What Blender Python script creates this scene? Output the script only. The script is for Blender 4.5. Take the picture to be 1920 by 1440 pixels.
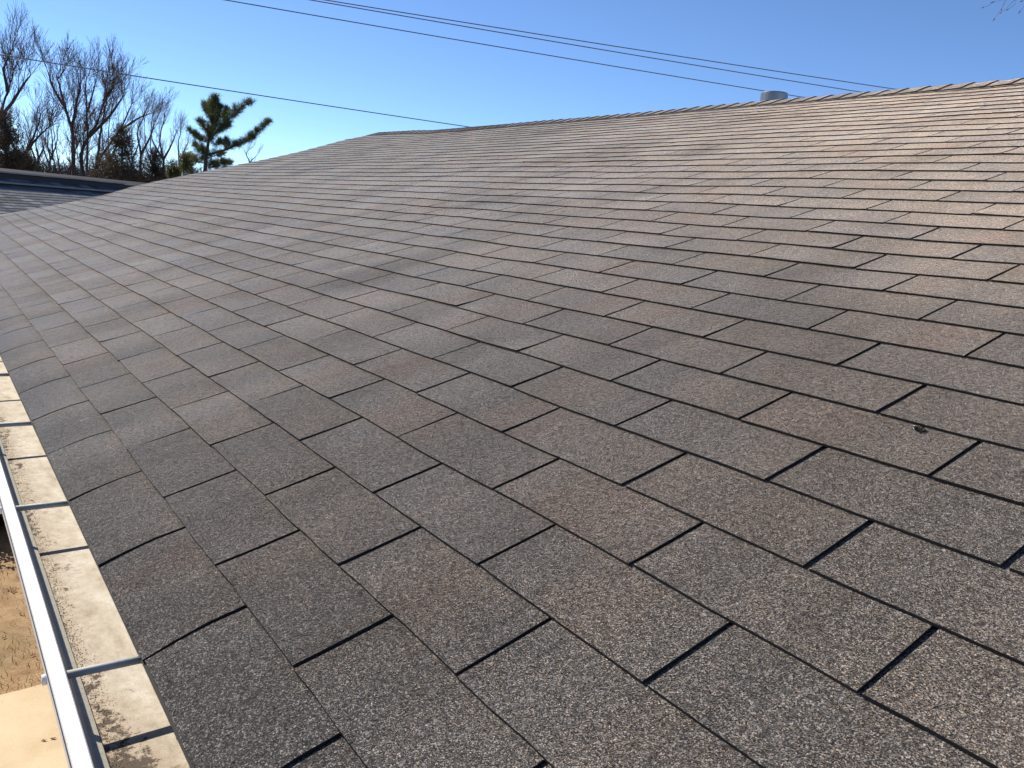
import bpy, math, random
import numpy as np
from mathutils import Vector, Matrix

for o in list(bpy.data.objects):
    bpy.data.objects.remove(o)
scene = bpy.context.scene
COL = scene.collection
RNG = random.Random(7)

# ------------------------------------------------------------------ frame of the place
EZ = 2.6                                   # eave height above the ground
TH = math.atan(4 / 12)                     # roof pitch 4:12
CT, ST = math.cos(TH), math.sin(TH)
W, E = 0.3048, 0.127                       # shingle tab width and course exposure
VR = 4.87                                  # slope length eave to ridge
U0, U1 = -1.75, 9.25                       # roof length along the eave

# ------------------------------------------------------------------ camera
CAM = np.array([-0.2040, -0.8180, 0.5519 + EZ])
RW = np.array([[0.81409112, -0.57439545, 0.0855892],
               [-0.04198309, -0.20520485, -0.97781818],
               [0.57921764, 0.7924398, -0.19117034]])      # rows: right, down, forward
FPX = 1545.0
cam_data = bpy.data.cameras.new('camera')
cam = bpy.data.objects.new('camera', cam_data)
COL.objects.link(cam)
r_, d_, f_ = RW
cam.matrix_world = Matrix(((r_[0], -d_[0], -f_[0], CAM[0]), (r_[1], -d_[1], -f_[1], CAM[1]),
                           (r_[2], -d_[2], -f_[2], CAM[2]), (0, 0, 0, 1)))
cam_data.sensor_width = 36
cam_data.lens = 36 * FPX / 1920
cam_data.clip_start = 0.05
cam_data.clip_end = 3000
scene.camera = cam

# ------------------------------------------------------------------ sky, sun, exposure
SUN = Vector((-0.35, 1.14, 1.0)).normalized()           # towards the sun
SUN_EL = math.asin(SUN.z)
SUN_AZ = math.atan2(SUN.x, SUN.y)
world = bpy.data.worlds.new('World')
scene.world = world
world.use_nodes = True
wn = world.node_tree
wn.nodes.clear()
sky = wn.nodes.new('ShaderNodeTexSky')
sky.sky_type = 'NISHITA'
sky.sun_disc = False
sky.sun_elevation = SUN_EL
sky.sun_rotation = SUN_AZ
sky.altitude = 2600
sky.air_density = 0.8
sky.dust_density = 0.0
sky.ozone_density = 6.0
bg = wn.nodes.new('ShaderNodeBackground')
bg.inputs[1].default_value = 0.13
wo = wn.nodes.new('ShaderNodeOutputWorld')
wn.links.new(sky.outputs[0], bg.inputs[0])
wn.links.new(bg.outputs[0], wo.inputs[0])

sl = bpy.data.lights.new('sun', 'SUN')
sl.energy = 5.0
sl.angle = math.radians(0.53)
sl.color = (1.0, 0.92, 0.80)
sun = bpy.data.objects.new('sun', sl)
COL.objects.link(sun)
sun.rotation_euler = (-SUN).to_track_quat('-Z', 'Y').to_euler()
sun.location = (-10, 30, 40)

scene.view_settings.view_transform = 'Standard'
scene.view_settings.look = 'None'
scene.view_settings.exposure = 0.42
scene.view_settings.gamma = 1.0
scene.view_settings.use_curve_mapping = False

# ------------------------------------------------------------------ helpers
def ray(x, y):
    return RW.T @ np.array([(x - 960) / FPX, (y - 720) / FPX, 1.0])
def px(x, y, depth):                       # point at a forward distance
    return CAM + ray(x, y) * depth
def px_z(x, y, z):                         # point on a level plane
    d = ray(x, y)
    return CAM + d * ((z - CAM[2]) / d[2])
def project(p):
    q = RW @ (np.asarray(p) - CAM)
    return 960 + FPX * q[0] / q[2], 720 + FPX * q[1] / q[2], q[2]
def roof_pt(u, v, n=0.0):
    return (v * CT - n * ST, u, EZ + v * ST + n * CT)

class MB:
    def __init__(s):
        s.v, s.f, s.m = [], [], []
    def add(s, verts, faces, mi=0):
        b = len(s.v)
        s.v.extend([tuple(p) for p in verts])
        s.f.extend([tuple(i + b for i in f) for f in faces])
        s.m.extend([mi] * len(faces))
    def box(s, x0, x1, y0, y1, z0, z1, mi=0):
        s.add([(x0, y0, z0), (x1, y0, z0), (x1, y1, z0), (x0, y1, z0), (x0, y0, z1), (x1, y0, z1), (x1, y1, z1), (x0, y1, z1)],
              [(3, 2, 1, 0), (4, 5, 6, 7), (0, 1, 5, 4), (1, 2, 6, 5), (2, 3, 7, 6), (3, 0, 4, 7)], mi)
    def hexa(s, c8, mi=0):                  # eight corners, bottom loop then top loop
        s.add(c8, [(3, 2, 1, 0), (4, 5, 6, 7), (0, 1, 5, 4), (1, 2, 6, 5), (2, 3, 7, 6), (3, 0, 4, 7)], mi)
    def tube(s, pts, rad, n=5, cap=True, mi=0):
        P = [Vector(p) for p in pts]
        b = len(s.v)
        ref = Vector((0.31, 0.2, 0.93))
        for i, p in enumerate(P):
            t = (P[min(i + 1, len(P) - 1)] - P[max(i - 1, 0)])
            if t.length < 1e-9: t = Vector((0, 0, 1))
            t.normalize()
            a = t.cross(ref)
            if a.length < 1e-3: a = t.cross(Vector((1, 0, 0)))
            a.normalize(); c = t.cross(a)
            r = rad[i]
            for k in range(n):
                w = 2 * math.pi * k / n
                q = p + a * (r * math.cos(w)) + c * (r * math.sin(w))
                s.v.append((q.x, q.y, q.z))
        for i in range(len(P) - 1):
            for k in range(n):
                k2 = (k + 1) % n
                s.f.append((b + i * n + k, b + i * n + k2, b + (i + 1) * n + k2, b + (i + 1) * n + k)); s.m.append(mi)
        if cap:
            s.f.append(tuple(b + k for k in reversed(range(n)))); s.m.append(mi)
            e = b + (len(P) - 1) * n
            s.f.append(tuple(e + k for k in range(n))); s.m.append(mi)
    def build(s, name, mats, parent=None, smooth=False, kind=None):
        me = bpy.data.meshes.new(name)
        me.from_pydata(s.v, [], s.f)
        mats = mats if isinstance(mats, (list, tuple)) else [mats]
        for m in mats: me.materials.append(m)
        if len(mats) > 1: me.polygons.foreach_set('material_index', s.m)
        if smooth: me.polygons.foreach_set('use_smooth', [True] * len(me.polygons))
        me.update()
        o = bpy.data.objects.new(name, me)
        COL.objects.link(o)
        if parent is not None: attach(o, parent)
        if kind: o['kind'] = kind
        return o

def attach(o, parent):
    # meshes are built in world coordinates: cancel the parent's own placement
    o.parent = parent
    o.matrix_parent_inverse = world_matrix(parent).inverted()
def world_matrix(o):
    m = o.matrix_basis.copy()
    if o.parent is not None: m = world_matrix(o.parent) @ o.matrix_parent_inverse @ m
    return m
def empty(name, loc, label, cat, group=None):
    o = bpy.data.objects.new(name, None)
    o.empty_display_size = 0.2
    COL.objects.link(o)
    o.location = loc
    tag(o, label, cat, group)
    return o
def tag(o, label, cat, group=None):
    o['label'] = label; o['category'] = cat
    if group: o['group'] = group
    return o

# ------------------------------------------------------------------ materials
class NT:
    def __init__(s, name):
        s.mat = bpy.data.materials.new(name)
        s.mat.use_nodes = True
        s.t = s.mat.node_tree
        s.t.nodes.clear()
        s.out = s.n('ShaderNodeOutputMaterial')
        s.b = s.n('ShaderNodeBsdfPrincipled')
        s.l(s.b.outputs[0], s.out.inputs[0])
    def n(s, t, **k):
        q = s.t.nodes.new(t)
        for a, b in k.items(): setattr(q, a, b)
        return q
    def l(s, a, b): s.t.links.new(a, b)
    def set(s, sock, val):
        if hasattr(val, 'is_output'): s.l(val, sock)
        elif val is not None: sock.default_value = val
    def math(s, op, a, b=None, c=None):
        q = s.n('ShaderNodeMath', operation=op)
        s.set(q.inputs[0], a)
        if b is not None: s.set(q.inputs[1], b)
        if c is not None: s.set(q.inputs[2], c)
        return q.outputs[0]
    def mix(s, fac, a, b, mode='MIX'):
        q = s.n('ShaderNodeMix', data_type='RGBA', blend_type=mode)
        s.set(q.inputs[0], fac); s.set(q.inputs[6], a); s.set(q.inputs[7], b)
        return q.outputs[2]
    def ramp(s, fac, stops, interp='LINEAR'):
        q = s.n('ShaderNodeValToRGB')
        q.color_ramp.interpolation = interp
        el = q.color_ramp.elements
        while len(el) < len(stops): el.new(0.5)
        for e, (p, c) in zip(el, stops):
            e.position = p
            e.color = (c, c, c, 1) if isinstance(c, (int, float)) else (*c, 1)
        s.l(fac, q.inputs[0])
        return q.outputs[0]
    def noise(s, vec, scale, detail=3, rough=0.5, out=0):
        q = s.n('ShaderNodeTexNoise')
        q.inputs['Scale'].default_value = scale; q.inputs['Detail'].default_value = detail; q.inputs['Roughness'].default_value = rough
        if vec is not None: s.l(vec, q.inputs['Vector'])
        return q.outputs[out]
    def voro(s, vec, scale, out='Color', feature='F1'):
        q = s.n('ShaderNodeTexVoronoi', feature=feature)
        q.inputs['Scale'].default_value = scale
        if vec is not None: s.l(vec, q.inputs['Vector'])
        return q.outputs[out]
    def pos(s): return s.n('ShaderNodeNewGeometry').outputs['Position']
    def comb(s, x, y, z):
        q = s.n('ShaderNodeCombineXYZ')
        for i, a in enumerate((x, y, z)): s.set(q.inputs[i], a)
        return q.outputs[0]
    def sep(s, v):
        q = s.n('ShaderNodeSeparateXYZ'); s.l(v, q.inputs[0]); return q.outputs
    def bump(s, h, dist, strength=1.0):
        q = s.n('ShaderNodeBump')
        q.inputs['Distance'].default_value = dist; q.inputs['Strength'].default_value = strength
        s.l(h, q.inputs['Height']); s.l(q.outputs[0], s.b.inputs['Normal'])
    def col(s, c): s.set(s.b.inputs['Base Color'], (*c, 1) if isinstance(c, tuple) else c)
    def rough(s, r): s.set(s.b.inputs['Roughness'], r)

def plain(name, c, rough=0.7, var=0.25, scale=8.0, metal=0.0, bump=0.0):
    t = NT(name)
    nz = t.noise(t.pos(), scale, 4)
    t.col(t.mix(nz, (c[0] * (1 - var), c[1] * (1 - var), c[2] * (1 - var), 1), (c[0] * (1 + var), c[1] * (1 + var), c[2] * (1 + var), 1)))
    t.rough(rough)
    t.b.inputs['Metallic'].default_value = metal
    if bump: t.bump(nz, bump)
    return t.mat

SHEEN_W, SHEEN_R = 1.0, 0.24
def shingle_material(name, gain=1.0, tones=None, plain_course=None):
    t = NT(name)
    P = t.pos()
    x, y, z = t.sep(P)
    v = t.math('ADD', t.math('MULTIPLY', x, CT), t.math('MULTIPLY', t.math('SUBTRACT', z, EZ), ST))
    course = t.math('FLOOR', t.math('ADD', t.math('DIVIDE', v, E), 0.03))
    par = t.math('MULTIPLY', t.math('MODULO', t.math('ADD', course, 41.0), 2.0), 0.5)
    tabi = t.math('FLOOR', t.math('ADD', t.math('DIVIDE', y, W), par))
    wn_ = t.n('ShaderNodeTexWhiteNoise', noise_dimensions='3D')
    t.l(t.comb(tabi, course, 3.7), wn_.inputs['Vector'])
    tabr = wn_.outputs['Value']
    # colour drops blended along the shingle strip
    strip = t.comb(t.math('ADD', t.math('MULTIPLY', y, 4.2), t.math('MULTIPLY', course, 13.37)), t.math('MULTIPLY', course, 5.3), t.math('MULTIPLY', tabr, 0.35))
    drop = t.noise(strip, 1.0, 2, 0.6)
    tones = tones or [(0.28, (0.119, 0.115, 0.111)), (0.42, (0.129, 0.122, 0.115)), (0.50, (0.137, 0.127, 0.117)), (0.60, (0.144, 0.131, 0.117)), (0.68, (0.144, 0.123, 0.110)), (0.78, (0.152, 0.136, 0.117))]
    base = t.ramp(drop, tones)
    dropc = base
    base = t.mix(1.0, base, t.comb(*[t.math('ADD', 0.93, t.math('MULTIPLY', tabr, 0.14))] * 3), 'MULTIPLY')
    # algae and weather blotches
    blot = t.noise(P, 1.9, 4, 0.55)
    base = t.mix(1.0, base, t.ramp(blot, [(0.30, 0.70), (0.48, 1.0), (0.75, 1.10)]), 'MULTIPLY')
    # streaks running down the slope, and pale wear over the sheathing joints
    streak = t.noise(t.comb(t.math('MULTIPLY', y, 3.4), t.math('MULTIPLY', v, 0.55), 1.3), 1.0, 4, 0.6)
    base = t.mix(1.0, base, t.ramp(streak, [(0.30, 0.78), (0.5, 1.0), (0.72, 1.16)]), 'MULTIPLY')
    ju = t.math('ABSOLUTE', t.math('SUBTRACT', t.math('MODULO', t.math('ADD', y, 2.63 + 4.8 - 0.03), 2.4), 1.2))
    jw = t.math('MULTIPLY', t.math('SUBTRACT', 1.0, t.math('MINIMUM', t.math('DIVIDE', ju, 0.10), 1.0)), t.math('LESS_THAN', v, 1.22))
    jw = t.math('MULTIPLY', jw, t.ramp(t.noise(P, 6.0, 3, 0.6), [(0.35, 0.2), (0.65, 1.0)]))
    base = t.mix(t.math('MULTIPLY', jw, 0.8), base, (0.26, 0.245, 0.225, 1))
    # patches of grime and moss film with their own irregular outline
    film = t.noise(P, 0.75, 5, 0.6)
    base = t.mix(1.0, base, t.ramp(film, [(0.36, (0.80, 0.79, 0.78)), (0.52, (1.0, 1.0, 1.0)), (0.70, (1.10, 1.07, 1.03))]), 'MULTIPLY')
    # ceramic granules of mixed tone; sun sparkle is painted into the palest ones
    g = t.voro(P, 720.0)
    gs = t.sep(g)
    gv = t.ramp(gs[0], [(0.0, 0.22), (0.35, 0.52), (0.70, 1.0), (0.86, 1.9), (1.0, 4.2)])
    base = t.mix(1.0, base, gv, 'MULTIPLY')
    tint = t.mix(gs[1], (1.09, 0.98, 0.91, 1), (0.94, 1.01, 1.05, 1))
    base = t.mix(1.0, base, tint, 'MULTIPLY')
    clump = t.noise(P, 130.0, 2, 0.6)
    base = t.mix(1.0, base, t.ramp(clump, [(0.30, 0.72), (0.5, 1.0), (0.72, 1.30)]), 'MULTIPLY')
    base = t.mix(1.0, base, (gain, gain, gain, 1), 'MULTIPLY')
    t.col(base)
    t.rough(0.95)
    t.b.inputs['Specular IOR Level'].default_value = 0.12
    t.b.inputs['Diffuse Roughness'].default_value = 0.0
    t.l(t.ramp(gs[0], [(0.0, 0.55), (0.40, 0.80), (0.80, 1.0)]), t.b.inputs['Sheen Weight'])
    t.b.inputs['Sheen Roughness'].default_value = SHEEN_R
    sh = t.mix(1.0, dropc, (31.8, 25.9, 20.0, 1), 'MULTIPLY')
    sh = t.mix(1.0, sh, t.comb(*[t.math('ADD', 0.85, t.math('MULTIPLY', tabr, 0.15))] * 3), 'MULTIPLY')
    sh = t.mix(1.0, sh, t.ramp(blot, [(0.30, 0.72), (0.48, 0.96), (0.75, 1.0)]), 'MULTIPLY')
    sh = t.mix(1.0, sh, t.ramp(clump, [(0.30, 0.65), (0.5, 0.95), (0.72, 1.1)]), 'MULTIPLY')
    sh = t.mix(1.0, sh, t.ramp(streak, [(0.30, 0.82), (0.5, 1.0), (0.72, 1.1)]), 'MULTIPLY')
    t.l(sh, t.b.inputs['Sheen Tint'])
    hgt = t.math('ADD', t.math('MULTIPLY', gs[2], 1.0), t.math('MULTIPLY', clump, 1.2))
    t.bump(hgt, 0.0011, 0.8)
    return t.mat

M = {}
M['shingle'] = shingle_material('granule_shingle', 0.54)
M['edge'] = plain('asphalt_edge', (0.022, 0.019, 0.017), 0.9, 0.3, 400)
M['wood'] = plain('painted_board', (0.52, 0.50, 0.46), 0.6, 0.08, 6)
M['wall'] = plain('wall_brick_tone', (0.33, 0.20, 0.14), 0.85, 0.2, 5)
M['galv'] = plain('galvanised', (0.24, 0.24, 0.24), 0.34, 0.35, 14, 0.8)
M['tube'] = plain('weathered_ferrule', (0.40, 0.40, 0.36), 0.6, 0.25, 120)

# gutter lip paint: chalky white with dirt flecks
t = NT('gutter_white_paint')
P = t.pos()
fl = t.noise(P, 170, 3, 0.7)
md = t.noise(P, 22, 3, 0.6)
c = t.mix(t.ramp(fl, [(0.56, 0.0), (0.68, 0.75)]), (0.72, 0.72, 0.72, 1), (0.33, 0.33, 0.32, 1))
c = t.mix(t.ramp(md, [(0.50, 0.0), (0.75, 0.35)]), c, (0.52, 0.52, 0.49, 1))
t.col(c); t.rough(0.5); t.bump(fl, 0.0006, 0.5)
M['lip'] = t.mat
# gutter inside: dull grey-olive film
t = NT('gutter_inside_film')
P = t.pos()
n1 = t.noise(P, 60, 4, 0.6); n2 = t.noise(P, 420, 2)
c = t.mix(n1, (0.34, 0.32, 0.26, 1), (0.52, 0.50, 0.43, 1))
c = t.mix(t.ramp(n2, [(0.55, 0.0), (0.72, 0.6)]), c, (0.10, 0.09, 0.075, 1))
t.col(c); t.rough(0.65)
M['gutter_in'] = t.mat
# gutter floor: dried silt, pale cream with brown grit stains growing from the front edge
t = NT('gutter_silt')
P = t.pos()
x, y, z = t.sep(P)
st = t.comb(t.math('MULTIPLY', x, 2.2), y, z)
n1 = t.noise(st, 16, 5, 0.62)
n2 = t.noise(P, 70, 4, 0.65)
n3 = t.noise(P, 900, 2, 0.6)
big = t.noise(t.comb(0.0, t.math('MULTIPLY', y, 1.0), 4.2), 3.1, 2)
edge = t.math('DIVIDE', t.math('SUBTRACT', x, -0.056), 0.085)          # 0 at the front corner, 1 at the fascia
m = t.math('ADD', t.math('MULTIPLY', n1, 0.55), t.math('MULTIPLY', n2, 0.55))
m = t.math('SUBTRACT', m, t.math('MULTIPLY', edge, 0.26))
near = t.math('SUBTRACT', 1.0, t.math('SMOOTH_MIN', t.math('MAXIMUM', t.math('DIVIDE', t.math('ADD', y, 0.02), 0.30), 0.0), 1.0, 0.15))
m = t.math('ADD', m, t.math('MULTIPLY', t.math('MAXIMUM', near, 0.0), 0.21))
m = t.math('ADD', m, t.math('MULTIPLY', t.math('SUBTRACT', big, 0.5), 0.10))
silt = t.ramp(n1, [(0.30, (0.40, 0.34, 0.255)), (0.44, (0.56, 0.50, 0.40)), (0.54, (0.64, 0.585, 0.49)), (0.66, (0.75, 0.71, 0.63))])
silt = t.mix(t.ramp(n3, [(0.35, 0.30), (0.6, 0.0)]), silt, (0.28, 0.22, 0.15, 1))
silt = t.mix(t.ramp(m, [(0.40, 0.0), (0.60, 0.75)]), silt, (0.36, 0.26, 0.165, 1))
grit = t.mix(n3, (0.04, 0.029, 0.020, 1), (0.16, 0.12, 0.085, 1))
t.col(t.mix(t.ramp(m, [(0.555, 0.0), (0.575, 0.35), (0.61, 1.0)]), silt, grit))
t.rough(0.9); t.bump(t.math('ADD', n3, n2), 0.0012, 0.6)
M['silt'] = t.mat
M['grit'] = plain('loose_granule', (0.105, 0.078, 0.055), 0.85, 0.5, 900)

def ground_material():
    t = NT('dry_ground')
    P = t.pos()
    n1 = t.noise(P, 0.9, 5, 0.6); n2 = t.noise(P, 7, 5, 0.65); n3 = t.noise(P, 60, 4, 0.7)
    c = t.ramp(n2, [(0.30, (0.27, 0.165, 0.078)), (0.5, (0.40, 0.26, 0.130)), (0.7, (0.48, 0.345, 0.195))])
    grass = t.mix(n3, (0.07, 0.075, 0.022, 1), (0.20, 0.18, 0.075, 1))
    c = t.mix(t.ramp(t.math('ADD', t.math('MULTIPLY', n1, 0.7), t.math('MULTIPLY', n3, 0.4)), [(0.54, 0.0), (0.68, 0.75)]), c, grass)
    c = t.mix(1.0, c, t.ramp(n3, [(0.25, 0.65), (0.55, 1.05), (0.8, 1.2)]), 'MULTIPLY')
    t.col(c); t.rough(0.95); t.bump(n3, 0.02, 0.7)
    return t.mat
M['ground'] = ground_material()
t = NT('sandy_concrete')
P = t.pos()
n1 = t.noise(P, 2.2, 4, 0.6); n2 = t.noise(P, 220, 3, 0.6)
c = t.ramp(n1, [(0.3, (0.55, 0.42, 0.25)), (0.55, (0.66, 0.53, 0.34)), (0.75, (0.72, 0.59, 0.40))])
c = t.mix(1.0, c, t.ramp(n2, [(0.3, 0.85), (0.7, 1.12)]), 'MULTIPLY')
t.col(c); t.rough(0.9)
M['concrete'] = t.mat

# ------------------------------------------------------------------ the setting
mb = MB()
xs = np.concatenate([np.linspace(-400, -12, 14), np.linspace(-8, 12, 11), np.linspace(16, 500, 14)])
ys = np.concatenate([np.linspace(-300, -10, 10), np.linspace(-6, 14, 11), np.linspace(20, 700, 18)])
vv, ff = [], []
for j, yy in enumerate(ys):
    for i, xx in enumerate(xs):
        far = max(abs(xx) - 12, abs(yy - 4) - 14, 0)
        vv.append((xx, yy, 0.0 if far == 0 else 0.25 * math.sin(xx * 0.05) * math.sin(yy * 0.043) * min(1, far / 30)))
nx = len(xs)
for j in range(len(ys) - 1):
    for i in range(nx - 1):
        ff.append((j * nx + i, j * nx + i + 1, (j + 1) * nx + i + 1, (j + 1) * nx + i))
mb.add(vv, ff)
mb.build('ground', M['ground'], kind='structure')

mb = MB()                                    # patio slab along the house, with a wavy worn end
edge = []
for i in range(25):
    xx = -3.2 + i * (3.2 + 0.9) / 24
    edge.append((xx, 4.60 + 0.10 * xx + 0.03 * math.sin(xx * 7) + 0.015 * math.sin(xx * 23)))
loop = [(-3.2, -4.0), (0.9, -4.0)] + list(reversed(edge))
top = [(a, b, 0.035) for a, b in loop]; bot = [(a, b, -0.06) for a, b in loop]
n = len(loop)
mb.add(top + bot, [tuple(range(n))] + [(i, n + i, n + (i + 1) % n, (i + 1) % n) for i in range(n)])
mb.build('patio', M['concrete'], kind='structure')

# ------------------------------------------------------------------ roof shape: a plane with sag and sheathing seams
RIDGE = [(-1.8, 0.0), (0.5, -0.002), (1.42, -0.006), (2.43, -0.011), (3.27, -0.014), (4.48, -0.026), (5.82, -0.031), (6.86, -0.039), (7.9, -0.039), (8.7, -0.034), (9.4, -0.030)]
RAKE = [(-0.1, 0.030), (0.0, 0.030), (0.52, 0.024), (0.76, 0.010), (1.02, -0.002), (1.28, -0.013), (1.55, -0.015), (1.84, 0.001), (2.13, 0.006), (2.43, 0.000), (2.74, -0.008), (3.06, -0.016), (3.38, -0.024), (3.8, -0.028), (4.08, -0.023), (4.45, -0.012), (4.9, -0.018)]
RX, RY = np.array(RIDGE).T
RY = RY - 0.005
KX, KY = np.array(RAKE).T
def sstep(a, b, x):
    q = min(1, max(0, (x - a) / (b - a)))
    return q * q * (3 - 2 * q)
def peaks(u, u0):
    d = (u - u0 + 1.2) % 2.4 - 1.2
    return math.exp(-math.sqrt(d * d + 0.0012) / 0.17)
def hgt(u, v):
    vv_ = max(0.0, v)
    vv_ = max(0.0, v)
    a = (vv_ / VR) ** 1.5 * float(np.interp(u, RX, RY))
    s = sstep(7.3, 9.2, u)
    a = a * (1 - s) + s * float(np.interp(v, KX, KY))
    row = v / 1.22
    k = math.floor(row)
    q = sstep(0.55, 1.0, row - k)
    w0 = 1 - q if k % 2 == 0 else q
    amp = 0.0040 + 0.003 * sstep(3, 7, u)
    a += amp * (w0 * peaks(u, 3.37) + (1 - w0) * peaks(u, 2.2)) - 0.0015
    a -= 0.0018 * math.sin(math.pi * u / 0.61) ** 2
    a += 0.0010 * math.sin(u * 2.9 + v * 1.7) * math.sin(v * 3.1 + 0.5) + 0.0009 * math.sin(u * 7.3 + v * 5.1)
    if v < 0.062:                           # the starter course droops over the drip edge
        a -= 0.0066 * ((0.062 - max(v, -0.02)) / 0.062) ** 1.4
    a += 0.0020 * math.exp(-((v - 0.07) / 0.022) ** 2)
    return a
T = 0.0044                                   # shingle thickness

# ------------------------------------------------------------------ the house
house = empty('house', (4.6, 3.75, 0), 'low house whose long shingled roof slope and white gutter fill the view', 'house')
deck = MB()                                  # saw-tooth layer of shingle heads seen through the cutouts
NCOURSE = 38
us = np.linspace(U0 + 0.012, U1 - 0.012, 150)
for k in range(NCOURSE):
    v0 = k * E + 0.004
    v1 = min(v0 + E, VR - 0.006)
    prof = [(v0, 0.0), (v0 + (v1 - v0) * 0.45, 0.45), (v1, 1.0)]
    vv = []
    for v, s in prof:
        for u in us:
            vv.append(roof_pt(u, v, hgt(u, v) - T - 0.004 * s - 0.0004))
    m_ = len(us)
    deck.add(vv, [(r * m_ + i, r * m_ + i + 1, (r + 1) * m_ + i + 1, (r + 1) * m_ + i) for r in range(2) for i in range(m_ - 1)])
# far slope and underside so that the roof is a closed body
XR, ZR = VR * CT, EZ + VR * ST
run = XR
deck.add([(XR, U0, ZR - 0.006), (XR, U1, ZR - 0.035), (XR + run, U1, EZ - 0.01), (XR + run, U0, EZ - 0.01)], [(0, 1, 2, 3)])
deck.add([(0.02, U0 + .01, EZ - 0.035), (0.02, U1 - .01, EZ - 0.035), (XR, U1 - .01, ZR - 0.09), (XR, U0 + .01, ZR - 0.09)], [(0, 1, 2, 3)], 1)
deck.add([(XR, U0 + .01, ZR - 0.09), (XR, U1 - .01, ZR - 0.09), (XR + run, U1 - .01, EZ - 0.09), (XR + run, U0 + .01, EZ - 0.09)], [(0, 1, 2, 3)], 1)
roof = deck.build('roof', [M['shingle'], M['wood']], house)

def tab_mesh(mb, k, ua, ub, rng, nu=5):
    """one shingle tab of course k between ua and ub (ua nearer)"""
    v0 = k * E + rng.uniform(-0.0012, 0.0012) - (0.0045 if k == 0 else 0)
    vtop = min(v0 + E + 0.028, VR - 0.004)
    skew = rng.uniform(-0.0016, 0.0016)
    lift = abs(rng.gauss(0, 0.0009)); curlA = max(0, rng.gauss(-0.0006, 0.0012)); curlB = max(0, rng.gauss(-0.0006, 0.0012))
    nv = 4 if k == 0 else 3
    fr = [0, 0.26, 0.55, 1.0] if k == 0 else [0, 0.4, 1.0]
    topv, botv = [], []
    sl_, sr_ = rng.uniform(-0.0009, 0.0009), rng.uniform(-0.0009, 0.0009)
    for j in range(nv):
        for i in range(nu + 1):
            a = i / nu
            v = v0 + skew * (a - 0.5) * (1 - fr[j]) + (vtop - v0) * fr[j]
            if j == 0: v += rng.uniform(-0.0011, 0.0011)
            u = ua + (ub - ua) * a
            if i == 0: u += sl_ * (1 - 2 * fr[j])
            if i == nu: u += sr_ * (1 - 2 * fr[j])
            s = (v - v0) / E
            w = max(0.0, 1 - s * 1.8)
            z = hgt(u, v) - 0.004 * s + w * (lift + curlA * max(0, 1 - a * 3) + curlB * max(0, a * 3 - 2))
            topv.append(roof_pt(u, v, z))
            botv.append(roof_pt(u, v, z - T + 0.0003))
    n1 = nu + 1
    nt = len(topv)
    mb.add(topv + botv, [(j * n1 + i, j * n1 + i + 1, (j + 1) * n1 + i + 1, (j + 1) * n1 + i)[::-1] for j in range(nv - 1) for i in range(nu)], 0)
    side = [(i, nt + i, nt + i + 1, i + 1)[::-1] for i in range(nu)]
    side += [(j * n1, (j + 1) * n1, nt + (j + 1) * n1, nt + j * n1)[::-1] for j in range(nv - 1)]
    side += [(j * n1 + nu, nt + j * n1 + nu, nt + (j + 1) * n1 + nu, (j + 1) * n1 + nu)[::-1] for j in range(nv - 1)]
    b = len(mb.v) - 2 * nt
    mb.f.extend([tuple(i + b for i in q) for q in side]); mb.m.extend([1] * len(side))

tabs = []
for k in range(NCOURSE):
    off = 0.0 if k % 2 else 0.5
    rr = random.Random(100 + k)
    drift = 0.020 if k == 0 else 0.0 if k < 14 else rr.uniform(-0.012, 0.012)
    n0 = math.floor(U0 / W) - 1
    cuts = []
    nn = n0
    while (nn + off) * W < U1 + W:
        cuts.append((nn + off) * W + drift + rr.uniform(-0.002, 0.002)); nn += 1
    gaps = [rr.choice((0.0080, 0.0070, 0.0085, 0.0060)) if c_ < 3.2 else rr.choice((0.0045, 0.0025, 0.0015, 0.0035)) for c_ in cuts]
    for i in range(len(cuts) - 1):
        ua, ub = max(cuts[i], U0), min(cuts[i + 1] - gaps[i + 1], U1)
        if ub - ua < 0.02: continue
        c4 = [project(roof_pt(u, min(v, VR), 0)) for u, v in ((ua, k * E), (ub, k * E), (ub, k * E + E), (ua, k * E + E))]
        area = 0.0
        if all(q[2] > 0.15 for q in c4):
            pc = [(min(1920, max(0, q[0])), min(1440, max(0, q[1]))) for q in c4]
            area = abs(sum(pc[a][0] * pc[(a + 1) % 4][1] - pc[(a + 1) % 4][0] * pc[a][1] for a in range(4))) / 2
        tabs.append((area, k, i, ua, ub))
tabs.sort(key=lambda q: -q[0])
rest = MB()
for r, (area, k, i, ua, ub) in enumerate(tabs):
    rr = random.Random(k * 1000 + i)
    if r < 300:
        mb = MB(); tab_mesh(mb, k, ua, ub, rr)
        mb.build('shingle', [M['shingle'], M['edge']], roof)
    else:
        tab_mesh(rest, k, ua, ub, rr)
rest.build('shingle_field', [M['shingle'], M['edge']], roof, kind='stuff')

mb = MB()
vv = []
for u in us:
    for v, dn_ in ((-0.0068, 0.0005), (-0.0068, 0.0065), (0.05, 0.0065)):
        vv.append(roof_pt(u, v, hgt(u, v) - T - dn_))
mb.add(vv, [(i * 3 + j, (i + 1) * 3 + j, (i + 1) * 3 + j + 1, i * 3 + j + 1) for i in range(len(us) - 1) for j in range(2)])
vv = []
for u in us:
    for v in (-0.0068, 0.01):
        vv.append(roof_pt(u, v, hgt(u, v) - T - 0.0005))
mb.add(vv, [(i * 2, i * 2 + 1, (i + 1) * 2 + 1, (i + 1) * 2) for i in range(len(us) - 1)])
mb.build('starter_strip', M['edge'], roof)

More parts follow.
